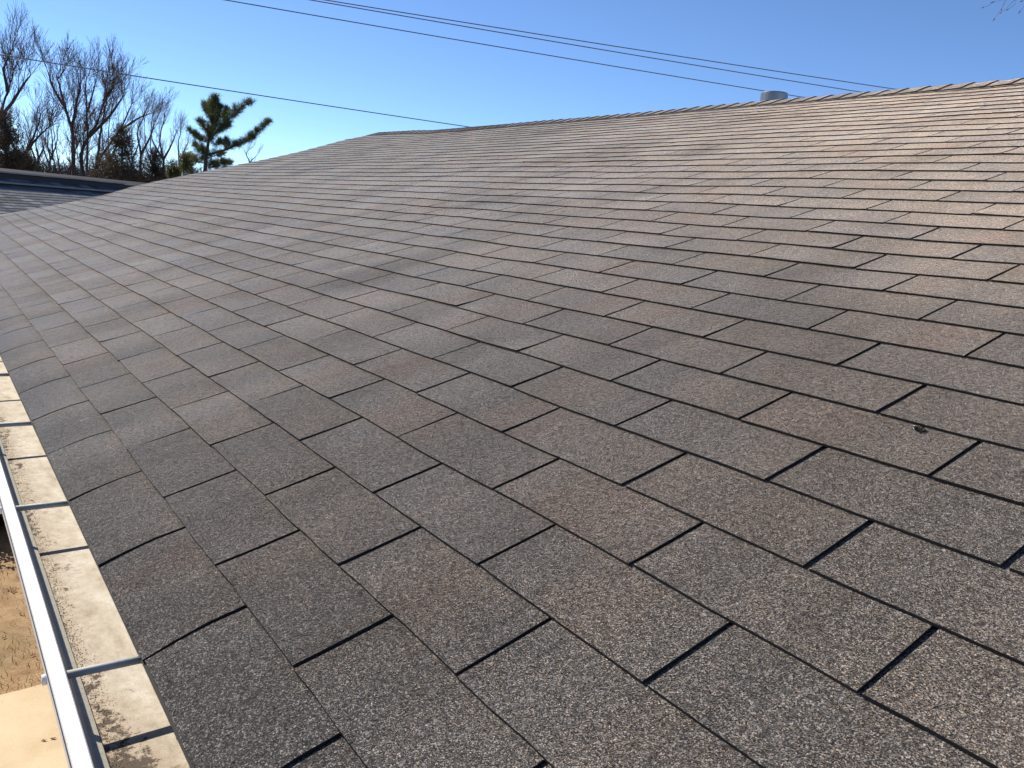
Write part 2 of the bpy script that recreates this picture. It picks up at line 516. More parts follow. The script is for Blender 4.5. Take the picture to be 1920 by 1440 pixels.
# ridge cap shingles, lapped along the ridge
rr = random.Random(5)
nc = int((U1 - U0) / E)
for i in range(nc):
    ua = U0 + i * E
    ub = min(ua + E + 0.03, U1)
    hw = 0.150 + rr.uniform(-0.004, 0.004)
    mb = MB()
    topv, botv = [], []
    jit = rr.uniform(-0.003, 0.003)
    for j, u in enumerate((ua + jit, (ua + ub) / 2, ub)):
        lift = 0.0082 - 0.0072 * (u - ua) / E
        zc = hgt(u, VR - 0.05)
        for a in (-1.0, -0.55, -0.12, 0.12, 0.55, 1.0):
            s = abs(a) * hw
            wav = 0.0
            zz = hgt(u, VR - 0.14) * abs(a) + zc * (1 - abs(a))
            p = roof_pt(u, VR - s, zz + lift + 0.0025 + 0.0105 * (1 - abs(a)) - (0.003 if abs(a) < 0.2 else 0))
            if a > 0:
                p = (2 * XR - p[0], p[1], p[2])
            topv.append(p); botv.append((p[0], p[1], p[2] - 0.0066))
    nt = len(topv)
    mb.add(topv + botv, [(j * 6 + i2, j * 6 + i2 + 1, (j + 1) * 6 + i2 + 1, (j + 1) * 6 + i2) for j in range(2) for i2 in range(5)])
    sd = [(i2, nt + i2, nt + i2 + 1, i2 + 1) for i2 in range(5)] + [(j * 6, (j + 1) * 6, nt + (j + 1) * 6, nt + j * 6) for j in range(2)] + [(j * 6 + 5, nt + j * 6 + 5, nt + (j + 1) * 6 + 5, (j + 1) * 6 + 5) for j in range(2)]
    mb.f.extend(sd); mb.m.extend([1] * len(sd))
    mb.build('ridge_shingle', [M['shingle'], M['edge']], roof)

# fascia, drip edge, soffit, rake boards, walls
mb = MB(); mb.box(0.030, 0.052, U0 + 0.03, U1 - 0.03, EZ - 0.20, EZ - 0.022); mb.build('fascia', M['wood'], house)
mb = MB()
mb.add([roof_pt(u, v, n) for u in (U0 + 0.01, U1 - 0.01) for v, n in ((0.008, -0.0205), (0.006, -0.0225), (0.045, -0.016), (0.045, -0.013))], [(0, 1, 5, 4), (1, 2, 6, 5), (2, 3, 7, 6), (3, 0, 4, 7)])
mb.build('drip_edge', M['galv'], house)
mb = MB(); mb.box(0.052, 0.90, U0 + 0.05, U1 - 0.05, EZ - 0.205, EZ - 0.190); mb.build('soffit', M['wood'], house)
for yy in (U0 + 0.02, U1 - 0.045):
    mb = MB()
    for sgn in (0, 1):
        pts = [(0.03, EZ - 0.16), (XR, ZR - 0.20), (XR, ZR - 0.065), (0.03, EZ - 0.030)]
        if sgn: pts = [(2 * XR - a, b) for a, b in reversed(pts)]
        mb.add([(a, yy, b) for a, b in pts] + [(a, yy + 0.025, b) for a, b in pts], [(0, 1, 2, 3), (7, 6, 5, 4), (0, 4, 5, 1), (1, 5, 6, 2), (2, 6, 7, 3), (3, 7, 4, 0)])
    mb.build('rake_board', M['wood'], house)
mb = MB()
mb.box(0.90, 2 * XR - 0.90, U0 + 0.35, U1 - 0.35, -0.05, EZ - 0.192)
mb.add([(0.95, U1 - 0.36, EZ - 0.19), (2 * XR - 0.95, U1 - 0.36, EZ - 0.19), (XR, U1 - 0.36, ZR - 0.16), (0.95, U0 + 0.36, EZ - 0.19), (2 * XR - 0.95, U0 + 0.36, EZ - 0.19), (XR, U0 + 0.36, ZR - 0.16)], [(0, 1, 2), (5, 4, 3)])
mb.build('wall', M['wall'], house)

# gutter: ogee profile swept along the eave
prof_in = [(0.029, -0.012), (0.029, -0.070), (0.026, -0.086), (-0.0525, -0.087), (-0.0545, -0.0865), (-0.0555, -0.0795), (-0.0670, -0.0745), (-0.0765, -0.060), (-0.0985, -0.038), (-0.1015, -0.026), (-0.1020, -0.0125)]
prof_lip = [(-0.1020, -0.0125), (-0.1010, -0.0100), (-0.0860, -0.0085), (-0.0845, -0.0100), (-0.0850, -0.0160)]
gy = np.linspace(U0, U1, 60)
def gx(yv): return -0.0020 * sstep(0, 1.2, yv) + 0.0008 * math.sin(yv * 3.1)
def gz(yv): return 0.0010 * math.sin(yv * 2.3 + 1)
def sweep(mb, prof, off=(0, 0), mi=0, flip=False):
    m_ = len(prof)
    vv = [(a + off[0] + gx(yv), yv, EZ + b + off[1] + gz(yv)) for yv in gy for a, b in prof]
    fs = [(j * m_ + i, j * m_ + i + 1, (j + 1) * m_ + i + 1, (j + 1) * m_ + i) for j in range(len(gy) - 1) for i in range(m_ - 1)]
    mb.add(vv, [f[::-1] for f in fs] if flip else fs, mi)
mb = MB()
sweep(mb, prof_in[:3], mi=1)
sweep(mb, prof_in[4:], mi=1)
outer = [(a - 0.0012, b - 0.0012) for a, b in prof_in[3:]]
sweep(mb, outer, mi=0, flip=True)
sweep(mb, [(0.026, -0.0885), (-0.052, -0.0885)], mi=0, flip=True)
for yv, fl in ((U0, 1), (U1, 0)):           # end caps
    cap = [(a + gx(yv), yv, EZ + b) for a, b in prof_in]
    mb.add(cap, [tuple(range(len(cap)))], 0)
gutter = mb.build('gutter', [M['lip'], M['gutter_in']], house, smooth=False)
mb = MB(); sweep(mb, prof_lip); mb.build('gutter_lip', M['lip'], gutter)
mb = MB(); sweep(mb, prof_in[2:5]); mb.build('gutter_floor', M['silt'], gutter)
k = -3
while 0.2 + 0.607 * k < U1 - 0.1:
    yv = 0.203 + 0.607 * k + RNG.uniform(-0.006, 0.006)
    mb = MB()
    zt = EZ - 0.0225
    mb.tube([(-0.098 + gx(yv), yv, zt), (-0.03, yv, zt - 0.0006), (0.031, yv, zt - 0.0012)], [0.0052] * 3, 12)
    mb.build('ferrule', M['tube'], gutter, smooth=True)
    mb = MB()
    xo = -0.1045 + gx(yv)
    mb.tube([(xo - 0.0035, yv, zt), (xo - 0.003, yv, zt), (xo + 0.001, yv, zt), (xo + 0.004, yv, zt)], [0.0025, 0.0062, 0.0066, 0.0035], 10)
    mb.build('spike_head', M['lip'], gutter, smooth=True)
    k += 1
# loose granules washed against the front of the gutter floor
gr = MB(); rr = random.Random(31)
for i in range(9000):
    yv = U0 + (rr.random() ** 1.6) * 5.5 if rr.random() < 0.4 else rr.uniform(-0.35, 2.2)
    d = abs(rr.gauss(0, 0.006 + 0.006 * (1 + math.sin(yv * 9.0) * math.sin(yv * 4.3)))) if rr.random() < 0.9 else rr.uniform(0, 0.06)
    if yv < 0.2 and rr.random() < 0.6: d = abs(rr.gauss(0, 0.026))
    xx = -0.0535 + d
    if xx > 0.024: continue
    s = rr.uniform(0.00035, 0.0008)
    z0 = EZ - 0.0867 + gz(yv)
    a = rr.uniform(0, 6.28)
    gr.add([(xx + s * math.cos(a + q), yv + s * math.sin(a + q), z0) for q in (0, 2.1, 4.2)] + [(xx, yv, z0 + s * 1.1)], [(0, 1, 3), (1, 2, 3), (2, 0, 3)])
gr.build('washed_granules', M['grit'], gutter, kind='stuff')

# flue vent standing just behind the ridge
vx, vy = XR + 0.30, 3.04
vq = px(1452, 178, project((vx, vy, ZR))[2])
vx_, vy_, vz_ = vq
vz_ += 0.012
def lathe(mb, cx, cy, prof, n=28, mi=0):
    b = len(mb.v); m_ = len(prof)
    for k_ in range(n):
        a = 2 * math.pi * k_ / n
        for r, z in prof: mb.v.append((cx + r * math.cos(a), cy + r * math.sin(a), z))
    for k_ in range(n):
        k2 = (k_ + 1) % n
        for i in range(m_ - 1):
            mb.f.append((b + k_ * m_ + i, b + k2 * m_ + i, b + k2 * m_ + i + 1, b + k_ * m_ + i + 1)); mb.m.append(mi)
mb = MB()
zroof = ZR - (vx_ - XR) * ST / CT
lathe(mb, vx_, vy_, [(0.075, zroof - 0.05), (0.075, vz_ - 0.025)])
vent = mb.build('flue_pipe', M['galv'], house, smooth=True)
mb = MB()
lathe(mb, vx_, vy_, [(0.088, vz_ - 0.125), (0.094, vz_ - 0.125), (0.094, vz_ - 0.006), (0.088, vz_ + 0.001), (0.04, vz_ + 0.006), (0.0, vz_ + 0.007)])
mb.build('flue_cap', M['galv'], vent, smooth=False)
mb = MB()
lathe(mb, vx_, vy_, [(0.0955, vz_ - 0.112), (0.0975, vz_ - 0.110), (0.0975, vz_ - 0.102), (0.0955, vz_ - 0.100)])
mb.build('flue_band', M['galv'], vent)

# ------------------------------------------------------------------ small things lying on the roof
M['moss'] = plain('moss', (0.060, 0.052, 0.036), 0.95, 0.5, 300)
M['pale'] = plain('pale_lint', (0.82, 0.82, 0.80), 0.9, 0.1, 200)
def roof_xy(x, y):                            # point of the roof plane behind a pixel
    d = ray(x, y); n = np.array([-ST, 0, CT]); o = np.array([0, 0, EZ])
    return CAM + d * (((o - CAM) @ n) / (d @ n))
def uv_of(p): return p[1], p[0] * CT + (p[2] - EZ) * ST
def tuft(name, x, y, rad, mat, label, cat, nblade, rr, group=None, hscale=0.6, wid=0.25):
    u, v = uv_of(roof_xy(x, y))
    base = hgt(u, v) - 0.004 * ((v / E) % 1.0)
    mb = MB()
    for i in range(nblade):
        a = rr.uniform(0, 6.28); r = rad * math.sqrt(rr.random()) * 0.7
        uu, v_ = u + r * math.cos(a), v + r * math.sin(a) * 0.6
        b = rr.uniform(0, 6.28); L = rad * rr.uniform(0.3, 0.7); h = rad * hscale * rr.uniform(0.3, 1)
        w = L * wid
        p0 = roof_pt(uu - w * math.sin(b), v_ + w * math.cos(b), base + 0.0002)
        p1 = roof_pt(uu + w * math.sin(b), v_ - w * math.cos(b), base + 0.0002)
        p2 = roof_pt(uu + L * math.cos(b), v_ + L * math.sin(b), base + h)
        p3 = roof_pt(uu + L * 0.3 * math.cos(b), v_ + L * 0.3 * math.sin(b), base + h * 1.1)
        mb.add([p0, p1, p2, p3], [(0, 1, 2), (0, 2, 3), (1, 3, 2), (0, 3, 1)])
    o = mb.build(name, mat)
    return tag(o, label, cat, group)
rr = random.Random(3)
tuft('moss_clump', 1726, 801, 0.010, M['moss'], 'small dark moss clump caught under a shingle edge', 'moss', 46, rr)
tuft('seed_fluff', 1718, 797, 0.006, M['pale'], 'pale fluff stuck beside the dark moss clump', 'fluff', 18, rr)
tuft('seed_fluff', 259, 1214, 0.006, M['pale'], 'white fluff at the shingle corner above a gutter ferrule', 'fluff', 22, rr)
for x, y in ((1422, 203), (722, 289), (702, 382), (1085, 306), (1140, 318), (370, 364), (494, 590), (312, 523), (152, 429), (134, 669), (1848, 191), (573, 318)):
    tuft('white_speck', x, y, 0.006 if y > 300 else 0.014, M['pale'], 'tiny bright white speck lying on the roof shingles', 'speck', 10, rr, 'white specks scattered over the shingles', 0.8, 0.5)

# bird droppings smeared on the eave tabs: thin pale crusts following the shingle
t = NT('droppings_crust')
P = t.pos()
nz = t.noise(P, 260, 4, 0.7)
t.col(t.mix(nz, (0.17, 0.17, 0.165, 1), (0.40, 0.40, 0.39, 1))); t.rough(0.95)
M['crust'] = t.mat
for i, (x, y, au, av, rot) in enumerate(((76, 694, 0.030, 0.010, 0.9), (57, 727, 0.030, 0.010, 1.0), (157, 785, 0.012, 0.008, 0.6), (550, 719, 0.012, 0.006, 0.2))):
    u, v = uv_of(roof_xy(x, y))
    rr = random.Random(60 + i)
    mb = MB()
    for s in range(70):
        a = rr.uniform(0, 6.28); q = math.sqrt(rr.random())
        du, dv = q * au * math.cos(a), q * av * math.sin(a)
        uu, v_ = u + dv * math.cos(rot) + du * math.sin(rot) * 0.6, v + du * math.cos(rot) + dv * math.sin(rot) * 0.5
        r = rr.uniform(0.0006, 0.0022)
        base = hgt(uu, v_) - 0.004 * ((v_ / E) % 1.0) + 0.0007
        n = 5
        vv = [roof_pt(uu + r * math.cos(w) * rr.uniform(.6, 1.2), v_ + r * math.sin(w) * rr.uniform(.6, 1.2), base) for w in [6.283 * q2 / n for q2 in range(n)]]
        mb.add(vv + [roof_pt(uu, v_, base + 0.0006)], [(q2, (q2 + 1) % n, n) for q2 in range(n)])
    o = mb.build('bird_dropping', M['crust'])
    tag(o, ['long pale bird dropping on an eave shingle, farther along the gutter than its pair', 'long pale bird dropping beside a cutout of the eave shingles', 'small round pale dropping on the eave course shingle', 'small pale dropping on a shingle several courses above the eave'][i], 'dropping')

# ------------------------------------------------------------------ overhead wires
M['wire'] = plain('cable', (0.10, 0.13, 0.18), 0.7, 0.1, 3)
def wire(a, b, hz, label, rad, grp):
    A = px_z(a[0], a[1], CAM[2] + hz); B = px_z(b[0], b[1], CAM[2] + hz)
    A, B = Vector(A), Vector(B)
    d = B - A
    P0 = A - d * 0.75; P1 = B + d * 0.55
    pts = []
    for i in range(61):
        q = i / 60
        p = P0.lerp(P1, q)
        p.z -= -0.012 * (4 * q * (1 - q) - 0.93) * -1 * d.length * 0.6
        pts.append(p)
    mb = MB(); mb.tube(pts, [rad] * len(pts), 6)
    o = mb.build('overhead_wire', M['wire'], smooth=True)
    return tag(o, label, 'wire', grp)
wire((420, 0), (1500, 183), 5.0, 'lowest of the three dark overhead wires, passing behind the flue vent', 0.0135, 'overhead wires')
wire((580, 0), (1600, 172), 5.35, 'middle one of the three dark overhead wires above the ridge', 0.0135, 'overhead wires')
wire((607, 0), (1660, 166), 5.5, 'highest of the three dark overhead wires above the ridge', 0.0135, 'overhead wires')
wire((0, 103), (885, 240), 3.4, 'single overhead wire crossing in front of the bare trees', 0.016, 'overhead wires')

# ------------------------------------------------------------------ neighbouring roof
ZN = CAM[2] + 0.155
A = px_z(0, 320, ZN); B = px_z(260, 345.5, ZN)
ax = Vector(B - A); ax.z = 0; ax.normalize()
dn = Vector((ax.y, -ax.x, 0))
if dn.dot(Vector(CAM - A)) < 0: dn = -dn
NP = math.atan(5 / 12); NC, NS = math.cos(NP), math.sin(NP)
A = Vector(A); A.z -= 0.142
def nb(a, s, n=0.0, dz=0.0):                 # a along the ridge, s down the slope, n off the slope
    return A + ax * a + dn * (s * NC + n * NS) + Vector((0, 0, -s * NS + n * NC + dz))
neigh = empty('neighbouring_house', (A + ax * 1.0 - dn * 1.0 - Vector((0, 0, A.z)))[:], 'neighbouring building with a dark blue-grey shingled roof beyond the rake', 'house')
t = NT('blue_grey_shingle')
wnz = t.n('ShaderNodeObjectInfo')
nz = t.noise(t.pos(), 14, 4, 0.6)
c = t.ramp(wnz.outputs['Random'], [(0.0, (0.052, 0.060, 0.072)), (0.5, (0.095, 0.107, 0.123)), (0.85, (0.13, 0.144, 0.16)), (1.0, (0.19, 0.204, 0.222))])
t.col(t.mix(1.0, c, t.ramp(nz, [(0.3, 0.8), (0.7, 1.2)]), 'MULTIPLY')); t.rough(0.75)
t.b.inputs['Specular IOR Level'].default_value = 0.2
M['nshingle'] = t.mat
M['ndark'] = plain('dark_slate_paint', (0.012, 0.014, 0.020), 0.7, 0.2, 4)
M['nmetal'] = plain('pale_flashing', (0.25, 0.25, 0.25), 0.7, 0.3, 6)
AL, AR = -2.7, 7.5
mb = MB()
s1, s2, s3 = 0.03, 0.03 + 2 * E, 0.03 + 2 * E + 12 * E
body = MB()
prof = [(0.0, 0.0), (s2, -0.0), (s2, -0.045), (s3, -0.045), (s3, -0.12)]
lo = [nb(AL, s, n) for s, n in prof]; hi = [nb(AR, s, n) for s, n in prof]
m_ = len(prof)
body.add([p[:] for p in lo + hi], [(i, i + 1, m_ + i + 1, m_ + i) for i in range(m_ - 1)])
# back slope
bk = [A + ax * a - dn * q + Vector((0, 0, z)) for a in (AL, AR) for q, z in ((0, 0), (3.4, -1.4), (3.4, -1.55))]
body.add([p[:] for p in bk], [(0, 1, 4, 3), (1, 2, 5, 4)])
nroof = body.build('roof', M['ndark'], neigh)
rr = random.Random(12)
def nb_tab(row, a0, a1, s0, base):
    mb = MB()
    c = []
    for (a, s, n) in ((a0, s0 + E + .0, base), (a1, s0 + E, base), (a1, s0 - 0.01, base), (a0, s0 - 0.01, base)):
        c.append(nb(a, s, n)[:])
    tp = [nb(a0, s0 + E, base + 0.011)[:], nb(a1, s0 + E, base + 0.011)[:], nb(a1, s0 - 0.01, base + 0.003)[:], nb(a0, s0 - 0.01, base + 0.003)[:]]
    mb.hexa(c + tp)
    mb.build('shingle', M['nshingle'], nroof)
for row in range(14):
    s0 = (s1 + row * E) if row < 2 else (s2 + (row - 2) * E)
    base = 0.002 if row < 2 else -0.043
    offs = (row * 0.37) % 1.0
    a = AL - 0.3 + offs * 0.3
    while a < 3.5:
        wd = rr.choice((0.29, 0.305, 0.30, 0.33))
        nb_tab(row, a, a + wd - 0.009, s0, base)
        a += wd
# ridge upstand with an overhanging pale cap, flashing at the step
mb = MB()
mb.hexa([nb(a, s, 0, z)[:] for z in (0.0, 0.105) for a, s in ((AL, 0.028), (AR, 0.028), (AR, -0.25), (AL, -0.25))])
mb.build('ridge_upstand', M['ndark'], neigh)
mb = MB()
for i in range(40):
    a0 = AL + i * (AR - AL) / 40; a1 = a0 + (AR - AL) / 40
    mb2 = MB()
    z0 = 0.107 + rr.uniform(-0.002, 0.004)
    mb2.hexa([nb(a, 0, 0, 0)[:2] + (nb(a, 0, 0, 0).z + z0 + dz,) if False else (nb(a, 0, 0, 0) + dn * q + Vector((0, 0, z0 + dz)))[:] for dz in (0.0, 0.032) for a, q in ((a0, 0.075), (a1 - 0.004, 0.075), (a1 - 0.004, -0.30), (a0, -0.30))])
    if i < 26: mb2.build('ridge_cap', M['nmetal'], neigh)
mb = MB()
mb.hexa([nb(a, s, n)[:] for n in (0.004, 0.030) for a, s in ((AL, s2 + 0.022), (AR, s2 + 0.022), (AR, s2 - 0.012), (AL, s2 - 0.012))])
mb.build('step_flashing', M['nmetal'], neigh)
mb = MB()
e0 = nb(AL, s3, 0); 
mb.hexa([(nb(a, s3, -0.05) + dn * q + Vector((0, 0, z)))[:] for z in (-0.16, -0.075) for a, q in ((AL, 0.10), (AR, 0.10), (AR, 0.0), (AL, 0.0))])
mb.build('gutter', M['nmetal'], neigh)
mb = MB()
zb = -A.z - 0.05
mb.hexa([(A + ax * a + dn * q + Vector((0, 0, z)))[:] for z in (zb, -s3 * NS - 0.16) for a, q in ((AL + .2, s3 * NC - 0.3), (AR - .2, s3 * NC - 0.3), (AR - .2, -3.1), (AL + .2, -3.1))])
mb.build('wall', M['wall'], neigh)

# ------------------------------------------------------------------ trees
M['bark'] = plain('bark', (0.050, 0.042, 0.036), 0.9, 0.35, 20, bump=0.01)
M['twig'] = plain('twig', (0.105, 0.066, 0.056), 0.85, 0.3, 3)
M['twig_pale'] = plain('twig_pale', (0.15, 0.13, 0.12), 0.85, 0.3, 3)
M['bud'] = plain('bud_red', (0.12, 0.045, 0.035), 0.85, 0.3, 3)

def rnd_perp(d, rr):
    while True:
        q = Vector((rr.gauss(0, 1), rr.gauss(0, 1), rr.gauss(0, 1)))
        q -= d * q.dot(d)
        if q.length > 1e-3: return q.normalized()
def branch(big, fine, p, d, L, r, lvl, rr, up, rmin, buds=None):
    n = 4 if lvl < 3 else 3
    pts, rad, cur, dd = [p], [r], p, d
    r_end = r * 0.62
    for i in range(n):
        dd = (dd + rnd_perp(dd, rr) * rr.uniform(0.03, 0.13) + Vector((0, 0, up))).normalized()
        cur = cur + dd * (L / n)
        pts.append(cur); rad.append(r + (r_end - r) * (i + 1) / n)
    rad = [max(q, 0.0054) for q in rad]
    (big if r > 0.022 else fine).tube(pts, rad, 5 if r > 0.03 else 3, cap=False)
    if r_end < rmin or lvl > 8:
        if buds is not None:
            for q in pts[1:]:
                if rr.random() < 0.55:
                    o = Vector((rr.gauss(0, 1), rr.gauss(0, 1), rr.gauss(0, 1))) * 0.02
                    buds.add([(q + o + Vector(w) * 0.018)[:] for w in ((1, 0, -.5), (-.5, .8, 0), (-.5, -.8, 0), (0, 0, 1))], [(0, 1, 3), (1, 2, 3), (2, 0, 3)])
        return
    kids = 2 if rr.random() < 0.6 else 3
    for i in range(kids):
        sp = rr.uniform(0.2, 0.45)
        nd = (dd + rnd_perp(dd, rr) * sp).normalized()
        branch(big, fine, pts[-1], nd, L * rr.uniform(0.66, 0.9), r_end * rr.uniform(0.75, 0.95), lvl + 1, rr, up, rmin, buds)
    for i in range(1, n):
        if rr.random() < 0.85:
            dq = (pts[i + 1] - pts[i]).normalized()
            nd = (dq + rnd_perp(dq, rr) * rr.uniform(0.5, 1.0)).normalized()
            branch(big, fine, pts[i], nd, L * rr.uniform(0.5, 0.8), rad[i] * rr.uniform(0.42, 0.6), lvl + 2, rr, up, rmin, buds)

def stem_points(pxs, D, rr, jit=0.25):
    out = []
    dz = 0.0
    for (x, y) in pxs:
        out.append(Vector(px(x, y, D + dz)))
        dz += rr.uniform(-jit, jit) * D * 0.03
    return out
def bare_tree(name, label, D, stems, r0, seed, twigmat, tip_len=1.0, rmin=0.006, up=0.085, grp='bare trees beyond the roof', buds=False, side=0.95):
    rr = random.Random(seed)
    big, fine, bd = MB(), MB(), MB()
    first = Vector(px(stems[0][0][0], stems[0][0][1], D))
    base = Vector((first.x, first.y, 0))
    root = empty(name, base[:], label, 'tree', grp)
    for si, pxs in enumerate(stems):
        if twigmat is M['twig'] and len(pxs) > 3: pxs = pxs[:-1] + [tuple((a + 2 * b) / 3 for a, b in zip(pxs[-1], pxs[-2]))]
        P = stem_points(pxs, D, rr)
        if si == 0: P = [base + Vector((0, 0, -0.1)), base.lerp(P[0], 0.5)] + P
        n = len(P)
        rs = r0 * (1.0 if si == 0 else 0.62)
        rad = [rs * (1 - 0.80 * i / (n - 1)) for i in range(n)]
        # smooth out
        Q, R_ = [], []
        for i in range(n - 1):
            for s in range(3):
                f = s / 3
                p0, p1, p2, p3 = P[max(i - 1, 0)], P[i], P[i + 1], P[min(i + 2, n - 1)]
                q = 0.5 * ((2 * p1) + (p2 - p0) * f + (2 * p0 - 5 * p1 + 4 * p2 - p3) * f * f + (3 * p1 - p0 - 3 * p2 + p3) * f ** 3)
                Q.append(q + Vector((rr.gauss(0, 1), rr.gauss(0, 1), 0)) * 0.015); R_.append(rad[i] + (rad[i + 1] - rad[i]) * f)
        Q.append(P[-1]); R_.append(rad[-1])
        big.tube(Q, R_, 7, cap=False)
        for i in range(2, len(Q)):
            if Q[i].z < 3.2: continue
            if rr.random() < side:
                dq = (Q[i] - Q[i - 1]).normalized()
                nd = (dq * 1.1 + rnd_perp(dq, rr) * rr.uniform(0.35, 0.75) + Vector((0, 0, 0.25))).normalized()
                branch(big, fine, Q[i], nd, tip_len * rr.uniform(0.7, 1.25), R_[i] * rr.uniform(0.28, 0.44), 2, rr, up, rmin, bd if buds else None)
        dq = (Q[-1] - Q[-2]).normalized()
        for j in range(4):
            branch(big, fine, Q[-1], (dq + rnd_perp(dq, rr) * 0.3 + Vector((0, 0, 0.2))).normalized(), tip_len * 1.1, R_[-1] * 0.85, 1, rr, up, rmin, bd if buds else None)
    big.build('trunk', M['bark'], root, smooth=True)
    cr = fine.build('crown', twigmat, root)
    if buds and bd.v: bd.build('buds', M['bud'], root, kind='stuff')
    return root

bare_tree('bare_tree', 'bare tree with the tallest twiggy crown and reddish buds, straight trunk', 45, [[(137, 335), (137, 280), (134, 240), (122, 200), (110, 158), (106, 128)], [(134, 245), (141, 205), (150, 165), (157, 128)], [(122, 200), (100, 165), (88, 130)]], 0.15, 21, M['twig'], 0.80, 0.0030, buds=True)
bare_tree('bare_tree', 'bare tree with a forked trunk and reddish buds beside the cedar', 44, [[(157, 335), (151, 290), (167, 256), (184, 225), (194, 190), (203, 155)], [(168, 256), (205, 218), (228, 185), (240, 160)], [(194, 190), (210, 165), (214, 140)]], 0.14, 22, M['twig'], 0.74, 0.0030, buds=True)
bare_tree('bare_tree', 'bare multi-stem tree whose long branches reach over the dark cedar', 47, [[(176, 340), (184, 295), (190, 240), (198, 200), (206, 165)], [(184, 300), (222, 248), (243, 205), (256, 175)], [(222, 248), (258, 222), (285, 212)]], 0.12, 23, M['twig'], 0.72, 0.0030)
bare_tree('bare_tree', 'slim bare tree standing between the two thickest trunks', 46, [[(163, 338), (164, 270), (163, 210), (160, 160), (168, 120)], [(163, 210), (176, 170), (182, 140)]], 0.10, 24, M['twig'], 0.72, 0.0030)
bare_tree('bare_tree', 'bare tree with wide arching limbs standing behind the dark cedar bush', 38, [[(-14, 345), (-6, 270), (0, 218), (14, 172), (30, 128)], [(0, 222), (24, 190), (50, 150), (72, 112)], [(-4, 240), (-30, 180), (-50, 130)], [(14, 172), (8, 130), (22, 95)]], 0.14, 25, M['twig'], 0.82, 0.0030)
bare_tree('bare_tree', 'low bare tree leaning with slanting limbs over the neighbouring roof', 36, [[(36, 345), (44, 300), (62, 268), (84, 245), (104, 228)], [(46, 296), (62, 258), (76, 222), (70, 196)], [(40, 312), (24, 270), (12, 245)]], 0.10, 26, M['twig'], 0.58, 0.0030)
bare_tree('bare_tree', 'thin leaning sapling with a bare curved stem', 37, [[(108, 345), (100, 300), (88, 270), (80, 262)], [(100, 300), (97, 250), (92, 205)]], 0.06, 27, M['twig'], 0.45, 0.0034)
bare_tree('bare_tree', 'second thin sapling, straighter, beside the tallest bare tree', 39, [[(119, 345), (108, 295), (101, 250), (96, 205)]], 0.05, 28, M['twig'], 0.45, 0.0034)
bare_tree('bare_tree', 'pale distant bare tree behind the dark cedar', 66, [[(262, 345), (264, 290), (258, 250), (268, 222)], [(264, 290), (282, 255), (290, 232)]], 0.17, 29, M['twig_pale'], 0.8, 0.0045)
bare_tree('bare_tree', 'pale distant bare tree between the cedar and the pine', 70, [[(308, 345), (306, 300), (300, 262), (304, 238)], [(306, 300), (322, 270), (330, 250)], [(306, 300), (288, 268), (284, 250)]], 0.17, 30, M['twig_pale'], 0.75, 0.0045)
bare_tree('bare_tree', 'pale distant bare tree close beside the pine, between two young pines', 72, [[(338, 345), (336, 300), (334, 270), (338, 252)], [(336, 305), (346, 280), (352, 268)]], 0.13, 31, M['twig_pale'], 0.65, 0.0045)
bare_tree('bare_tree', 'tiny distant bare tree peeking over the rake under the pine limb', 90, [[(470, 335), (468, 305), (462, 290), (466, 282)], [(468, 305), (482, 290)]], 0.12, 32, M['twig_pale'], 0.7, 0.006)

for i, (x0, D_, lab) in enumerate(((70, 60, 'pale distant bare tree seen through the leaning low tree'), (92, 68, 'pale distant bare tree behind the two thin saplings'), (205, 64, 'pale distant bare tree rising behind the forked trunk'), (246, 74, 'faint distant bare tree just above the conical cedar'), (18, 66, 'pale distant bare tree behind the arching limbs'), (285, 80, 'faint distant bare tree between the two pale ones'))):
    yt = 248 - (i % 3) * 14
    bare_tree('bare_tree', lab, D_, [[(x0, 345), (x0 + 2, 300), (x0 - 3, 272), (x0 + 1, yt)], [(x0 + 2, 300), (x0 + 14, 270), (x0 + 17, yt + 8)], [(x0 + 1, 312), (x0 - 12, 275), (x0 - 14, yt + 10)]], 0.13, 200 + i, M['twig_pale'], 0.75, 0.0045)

# overhanging twigs of a tree that stands behind the house
rr = random.Random(77)
root = empty('bare_tree', (px(2330, 700, 16)[0], px(2330, 700, 16)[1], 0), 'bare twig ends hanging into the sky above the high end of the ridge', 'tree')
big, fine, bd = MB(), MB(), MB()
b0 = Vector(root.location)
tp = [b0 + Vector((0, 0, -0.1)), b0 + Vector((0.1, 0, 3)), b0 + Vector((-0.1, 0.1, 6.2)), Vector(px(2200, -190, 16)), Vector(px(2060, -80, 15.8)), Vector(px(1960, -22, 15.6)), Vector(px(1900, 2, 15.5))]
big.tube(tp, [0.2, 0.17, 0.13, 0.07, 0.02, 0.006, 0.0035], 7, cap=False)
for q0, q1 in (((1960, -22), (1862, 4)), ((1862, 4), (1843, 14)), ((1900, 2), (1876, 24)), ((1935, -10), (1912, 22)), ((1885, -6), (1878, 18)), ((1905, 5), (1889, 18)), ((1890, -5), (1864, 36)), ((1990, -30), (1916, 2))):
    a = Vector(px(q0[0], q0[1], 15.55)); b = Vector(px(q1[0], q1[1], 15.5 + rr.uniform(-.2, .2)))
    fine.tube([a, a.lerp(b, 0.5) + Vector((0, 0, -0.02)), b], [0.0035, 0.003, 0.0025], 4)
    bd.tube([b - (b - a).normalized() * 0.03, b, b + (b - a).normalized() * 0.05], [0.003, 0.011, 0.002], 5)
for i in range(5):
    branch(big, fine, tp[3], Vector((rr.gauss(0, 1), rr.gauss(0, 1), 1.2)).normalized(), 1.3, 0.05, 2, rr, 0.05, 0.006)
big.build('trunk', M['bark'], root, smooth=True); fine.build('crown', M['twig'], root); bd.build('buds', M['bud'], root, kind='stuff')

